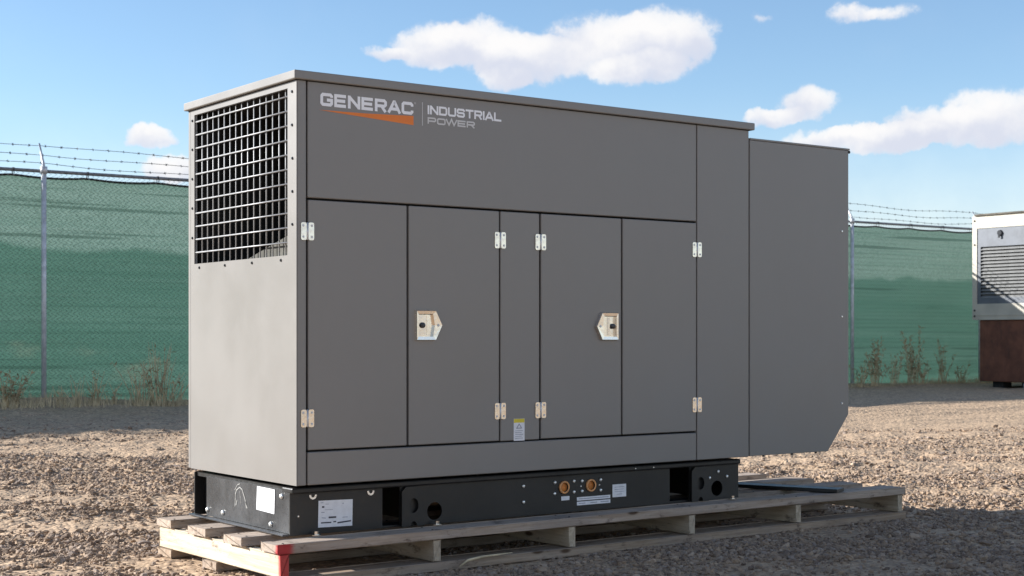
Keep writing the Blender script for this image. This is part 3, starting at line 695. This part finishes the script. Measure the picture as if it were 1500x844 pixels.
sticker('shipping_label', .124, .279, -.177, -.071, tilt=-.02, lines=(
    ('ink', [(.10, .76, .17, .76, .007), (.30, .36, .52, .36, .007), (.08, .17, .38, .17, .005), (.44, .19, .52, .19, .005), (.56, .14, .96, .19, .006)]),
    ('grey_ink', [(.06, .92, .14, .92, .002), (.20, .65, .42, .65, .0016), (.08, .56, .18, .56, .0025), (.10, .36, .22, .34, .003), (.70, .34, .86, .34, .0025), (.70, .86, .73, .86, .004), (.20, .86, .30, .86, .0016)])))
sticker('port_label', 1.338, 1.384, -.146, -.128)
sticker('strip_label', 1.426, 1.619, -.1525, -.137, lines=(('grey_ink', [(.05, .5, .95, .5, .003)]),))
sticker('strip_label', 1.426, 1.619, -.1735, -.157, lines=(('grey_ink', [(.05, .5, .25, .5, .003), (.4, .5, .6, .5, .003), (.7, .5, .95, .5, .003)]),))
sticker('square_label', 1.632, 1.713, -.150, -.092, lines=(('grey_ink', [(.15, .78, .85, .78, .002), (.15, .6, .8, .6, .002), (.15, .42, .85, .42, .002), (.3, .22, .7, .22, .002)]),))
# glossy end plate, its flange, bolts, label, scuff
ep = plate('end_plate', rect(.058, .829, ZS+.010, -.024), [], 'x', .001, .009, 'black_gloss', skid)
box('end_channel', .045, .055, .83, W-.07, ZS+.002, -.02, 'black_paint', skid, 0)
box('end_lip', -.028, .0008, .062, .955, ZS+.0005, ZS+.0085, 'black_gloss', skid, .002)
bm = bmesh.new(); add_tube(bm, [(0, 0, 0), (-.004, 0, 0), (-.009, 0, 0)], [.012, .011, .006], 10); eb = mesh_of(bm, 'bolt', True); eb.materials.append(MATS['bolt_metal'])
for y, z in ((.124, -.050), (.217, -.169), (.815, -.166), (.661, -.165)): link('bolt', eb, None, ep, (.001, y, z))
flat_quad('blank_label', [(-.0012, .345, -.122), (-.0012, .187, -.126), (-.0012, .183, -.0285), (-.0012, .338, -.0265)], 'paper', ep)
bm = bmesh.new()
def scuff(pts, t):
    b2 = bmesh.new(); stroke(b2, [(y, z) for y, z in pts], t, 0)
    for f in b2.faces: bm.faces.new([bm.verts.new((-.0006, v.co.x, v.co.z)) for v in f.verts])
    b2.free()
scuff([(.545, -.128), (.540, -.075), (.530, -.058), (.500, -.045), (.478, -.052), (.455, -.085), (.430, -.126)], .005)
scuff([(.548, -.06), (.520, -.035), (.497, -.030)], .003); scuff([(.535, -.122), (.525, -.10)], .006); scuff([(.437, -.125), (.447, -.10)], .007); scuff([(.50, -.06), (.49, -.11)], .0018)
link('chalk_scuff', mesh_of(bm, 'scuff'), 'chalk', ep)
# anchor nuts on the pallet deck
for x in (.10, .666, 2.359):
    bm = bmesh.new(); add_tube(bm, [(x, SY-.028, ZS+.001), (x, SY-.028, ZS+.004)], .021, 14); add_tube(bm, [(x, SY-.028, ZS+.004), (x, SY-.028, ZS+.017)], .0105, 6)
    link('anchor_bolt', mesh_of(bm, 'anchor'), 'zinc', skid)

# ------------------------------------------------------------------ pallet
PX0, PX1 = -.145, 3.515; T1 = .038; ZT1 = ZS-.0005
pal = thing('wooden_pallet', (-.14, -.125, ZT1-.165), 'long weathered wooden pallet with red painted corner under the generator', 'pallet')
def board(name, x0, x1, y0, y1, z0, z1, mat, parent, axis_=0, warp=.004, seed=0):
    """a sawn board with slightly wavy arrises"""
    r = random.Random(seed); bm = bmesh.new(); n = 14; bl = .0028
    prof = [(-1, -1), (1, -1), (1, 1), (-1, 1)]; rings = []
    lo, hi = (x0, x1) if axis_ == 0 else (y0, y1); c = ((y0+y1)/2 if axis_ == 0 else (x0+x1)/2, (z0+z1)/2); hw = ((y1-y0)/2 if axis_ == 0 else (x1-x0)/2, (z1-z0)/2)
    ph = r.uniform(0, 6)
    for i in range(n+1):
        t = lo+(hi-lo)*i/n; ring = []
        dy = warp*math.sin(ph+i*.55)*.8
        for sx_, sz_ in prof:
            for (ax, az) in (((1, 0), (0, 1)) if sx_*sz_ > 0 else ((0, 1), (1, 0))):
                j = r.uniform(-1, 1)*warp*.35
                ya = c[0]+sx_*(hw[0]-bl*ax+j)+dy; za = c[1]+sz_*(hw[1]-bl*az) + (j*.6 if sz_ < 0 else -abs(j)*.25)
                ring.append(bm.verts.new((t, ya, za) if axis_ == 0 else (ya, t, za)))
        rings.append(ring)
    for A, B in zip(rings, rings[1:]):
        for k in range(8): bm.faces.new((A[k], A[(k+1) % 8], B[(k+1) % 8], B[k]))
    bm.faces.new(rings[0][::-1]); bm.faces.new(rings[-1])
    return link(name, mesh_of(bm, name), mat, parent)
rb = random.Random(5)
for i, (y0, y1, dl) in enumerate(((-.125, .012, .0), (.148, .305, -.012), (.482, .652, -.006), (.828, .979, .0))):
    tb_ = board('top_board', PX0+dl, PX1-.01*i, y0, y1, ZT1-T1, ZT1, 'deck_wood_red' if i == 0 else 'deck_wood', pal, 0, .004, 10+i)
nail_bm = bmesh.new(); add_tube(nail_bm, [(0, 0, -.001), (0, 0, .0012)], .0045, 8); nail_me = mesh_of(nail_bm, 'nail'); nail_me.materials.append(MATS['lock_dark'])
for tb_ in [o for o in pal.children if o.name.startswith('top_board')]:
    ys = [v.co.y for v in tb_.data.vertices]; ya, yb = min(ys), max(ys)
    for x in (-.1135, .580, 1.282, 1.996, 2.710, 3.482):
        for yy in (ya+.03+rb.uniform(-.008, .008), yb-.03+rb.uniform(-.008, .008)): link('nail', nail_me, None, tb_, (x+rb.uniform(-.008, .008), yy, ZT1))
S0, S1 = ZT1-T1-.0895, ZT1-T1-.0005
for i, x in enumerate((-.1335, .560, 1.262, 1.976, 2.690, 3.462)):
    board('stringer', x, x+.040, -.123+(.004 if i else 0), .977, S0, S1, 'stringer_wood_red' if i == 0 else 'stringer_wood', pal, 1, .002, 30+i)
for i, (y0, y1) in enumerate(((-.128, .01), (.40, .53), (.84, .978))):
    board('bottom_board', PX0+.004+(.02 if i == 0 else 0), PX1+.002, y0, y1, S0-.0385, S0-.0005, 'bottom_wood', pal, 0, .005, 50+i)
pal.rotation_euler = (0, 0, .017)
# dark bar left across the boards behind the skid
bar = thing('steel_bar', (2.9, .25, ZS), 'dark flat bar lying askew across the pallet boards behind the generator', 'bar')
bm = bmesh.new(); a = Vector((2.60, .93, 0)); b_ = Vector((3.03, -.055, 0)); d = (b_-a).normalized(); nrm = Vector((-d.y, d.x, 0))*.055
zb, zt = ZT1+.001, ZT1+.019
lo4 = [bm.verts.new((p.x, p.y, zb)) for p in (a-nrm, b_-nrm, b_+nrm, a+nrm)]; hi4 = [bm.verts.new((p.x, p.y, zt)) for p in (a-nrm, b_-nrm, b_+nrm, a+nrm)]
bm.faces.new(lo4[::-1]); bm.faces.new(hi4)
for i in range(4): bm.faces.new((lo4[i], lo4[(i+1) % 4], hi4[(i+1) % 4], hi4[i]))
bmesh.ops.bevel(bm, geom=bm.edges[:], offset=.002, segments=1, affect='EDGES')
link('bar_body', mesh_of(bm, 'bar'), 'black_paint', bar)
# curled wood splinter on the lower pallet board
pts = [(.66, -.148, ZT1-.150), (.70, -.150, ZT1-.127), (.78, -.135, ZT1-.122), (.93, -.14, ZT1-.117)]
o = tube('wood_splinter', pts, [.003, .006, .006, .002], 'straw', None, 5)
tag(o, 'pale curled wood splinter hanging from the lower pallet board', 'splinter')

# ------------------------------------------------------------------ old cream genset by the fence
EX = 19.3; EY1 = 11.43; EY0 = 9.15; EXB = 23.4
eg = float(gh(EX+1, 10.3))
eq = thing('cream_generator', (EX+2, 10.3, eg), 'old cream generator housing with grey louvres standing on a rusty brown fuel tank', 'generator')
body_out = rect(EY0, EY1, .885, 2.70); lou = rect(EY0+.10, EY1-.095, 1.165, 2.485)
plate('end_wall', body_out, [lou], 'x', EX, EX+.03, 'cream_paint', eq)
bm = bmesh.new(); add_box(bm, EX+.14, EXB, EY0, EY1, .885, 2.70, .01); link('housing', mesh_of(bm, 'housing'), 'cream_paint', eq)
bm = bmesh.new(); add_box(bm, EX+.031, EX+.139, EY0+.001, EY0+.06, .886, 2.699); add_box(bm, EX+.031, EX+.139, EY1-.06, EY1-.001, .886, 2.699); link('corner_post', mesh_of(bm, 'posts'), 'cream_paint', eq)
lp = plate('louvre_panel', rect(EY0+.101, EY1-.096, 1.166, 2.484), [rect(EY0+.16, EY1-.165, 1.27, 2.16)], 'x', EX+.012, EX+.024, 'louvre_grey', eq)
box('louvre_back', EX+.10, EX+.135, EY0+.08, EY1-.08, 1.18, 2.47, 'inside_black', lp, 0)
bm = bmesh.new()
sl = [(-.012, -.034), (.052, .016), (.052, .024), (-.012, -.026)]
A = [bm.verts.new((x, EY0+.155, z)) for x, z in sl]; B = [bm.verts.new((x, EY1-.16, z)) for x, z in sl]
bm.faces.new(A); bm.faces.new(B[::-1])
for i in range(4): bm.faces.new((A[i], B[i], B[(i+1) % 4], A[(i+1) % 4]))
slm = mesh_of(bm, 'slat'); slm.materials.append(MATS['louvre_slat'])
for k in range(15): link('slat', slm, None, lp, (EX+.025, 0, 1.305+.0595*k))
bm = bmesh.new(); yy = 10.86
add_tube(bm, [(EX+.011, yy, 2.385), (EX-.02, yy, 2.385)], [.055, .045], 14); add_box(bm, EX-.03, EX-.021, yy-.018, yy+.018, 2.30, 2.36); link('lock_knob', mesh_of(bm, 'knob'), 'lock_dark', lp)
box('roof', EX-.03, EXB+.03, EY0-.02, EY1-.06, 2.7015, 2.735, 'roof_edge', eq, .004)
box('bottom_trim', EX-.008, EX-.0005, EY0+.02, EY1-.1, .955, .985, 'cream_paint', eq, .003)
bm = bmesh.new(); add_tube(bm, [(0, 0, 0), (-.012, 0, 0)], [.02, .014], 8); eb2 = mesh_of(bm, 'bolt'); eb2.materials.append(MATS['lock_dark'])
for z in (.95, 1.05, 2.2, 2.62): link('bolt', eb2, None, eq, (EX, EY1-.05, z))
tank = box('fuel_tank', EX+.035, EXB-.1, EY0+.05, EY1-.125, -.19, .8835, 'rust', eq, .012)
for y in (EY0+.12, (EY0+EY1)/2, EY1-.55):
    for x in (EX+.12, EXB-.5): box('foot_block', x, x+.25, y, y+.22, eg-.03, -.1915, 'tyre', eq, .01)
box('foot_pad', EX+.04, EX+.3, 10.17, 10.42, eg-.02, -.20, 'concrete_block', eq, .01)

# ------------------------------------------------------------------ dry weeds along the fence
def weed(x, y, h, n, spread, bushy, label, seed):
    r = random.Random(seed); z0 = float(gh(x, y))-.01
    t = thing('dry_weed', (x, y, z0), label, 'weed', 'dry weeds along the fence')
    bm = bmesh.new(); lf = bmesh.new()
    for k in range(n):
        a = r.uniform(0, 6.28); hh = .88*h*r.uniform(.35, 1.0); sp = spread*r.uniform(.2, 1); ox = r.uniform(-.35, .35)*spread; oy = r.uniform(-.2, .2)*spread*.5
        pts = [Vector((x+ox+sp*math.cos(a)*f**1.5, y+oy+sp*.45*math.sin(a)*f**1.5, z0+hh*f)) for f in (0, .35, .7, 1)]
        add_tube(bm, pts, [.0065, .0055, .004, .0018], 4, False)
        m_ = int(.6*bushy*hh*r.uniform(.7, 1.3))
        for q in range(m_):
            f = r.uniform(.3, 1); i = min(2, int(f*3)); p = pts[i].lerp(pts[i+1], f*3-i if f < 1 else 1)
            d = Vector((r.gauss(0, 1), r.gauss(0, .7), r.gauss(.5, .8))).normalized(); L0 = r.uniform(.03, .10); s_ = d.cross(Vector((r.random(), r.random(), r.random()))).normalized()*r.uniform(.004, .011)
            lf.faces.new([lf.verts.new(c_) for c_ in (p, p+d*L0*.5+s_, p+d*L0, p+d*L0*.5-s_)])
    link('stalks', mesh_of(bm, 'stalks'), 'dry_stalk', t); link('leaves', mesh_of(lf, 'leaves'), 'dry_leaf', t)
wl = []
def upx(u, y):   # world x on the fence strip seen along bearing u (metres along the fence, from surveyed bearings)
    th = YAW+math.atan((u-750)/2197.38); return CAM[0]+math.tan(th)*(y-CAM[1])
for i, (u, y, h, n, sp, bu, lab) in enumerate((
    (14, 12.5, .52, 26, .26, 55, 'brown bushy dry weed at fence foot, farthest out beyond the bare fence post'),
    (88, 12.55, .34, 9, .12, 12, 'short thin dry weed close beside the bare fence post'),
    (112, 12.5, .50, 12, .20, 5, 'thin pale dry weed with few upright stalks at fence foot'),
    (141, 12.52, .58, 12, .16, 14, 'slim dry weed with brownish tips at fence foot'),
    (166, 12.55, .32, 8, .16, 14, 'low sparse dry weed between taller weeds at fence foot'),
    (204, 12.5, .70, 22, .30, 8, 'tall straw coloured weed with spreading stalks against the green screen'),
    (233, 12.52, .95, 24, .26, 9, 'tallest straw coloured weed beside the generator end against the green screen'),
    (252, 12.5, .5, 18, .3, 8, 'low straw coloured weed nearest the generator end'),
    (1262, 12.45, .55, 16, .28, 40, 'brown leafy weed at the fence foot behind the discharge hood'),
    (1284, 12.5, 1.00, 22, .34, 45, 'dark brown bushy weed against the green screen'),
    (1309, 12.45, .75, 14, .3, 30, 'medium brown weed with loose stalks against the green screen'),
    (1336, 12.5, 1.25, 26, .38, 42, 'tallest brown weed against the green screen near the cream generator'),
    (1352, 12.45, .65, 14, .3, 36, 'short brown weed leaning beside the tallest brown weed'),
    (1381, 12.5, .95, 14, .32, 26, 'thin brown weed with open stalks near the rusty tank'),
    (1408, 12.48, .55, 12, .3, 30, 'low brown weed beside the rusty tank'))):
    weed(upx(u, y), y, h, n, sp, bu, lab, 100+i)
# low dead grass fringe, uncountable
vs = []; fs = []; rg = random.Random(77)
for k in range(9500):
    x = rg.uniform(-2, 25); y = 12.55+abs(rg.gauss(0, .16))*(1 if rg.random() < .6 else -1); z = float(gh(x, y)); h = rg.uniform(.02, .11)*(.35+1.3*float(vnoise(np.array(x*1.2), np.array(1.5), 41))); a = rg.uniform(0, 6.28); l = rg.uniform(0, .06)
    w_ = .0045; b0 = len(vs); vs += [(x-w_, y, z-.01), (x+w_, y, z-.01), (x+l*math.cos(a), y+l*math.sin(a), z+h)]; fs.append((b0, b0+1, b0+2))
me = bpy.data.meshes.new('dead_grass'); me.from_pydata(vs, [], fs)
tag(link('dead_grass', me, 'dry_stalk'), 'fringe of short dead grass along the foot of the fence', 'grass', kind='stuff')
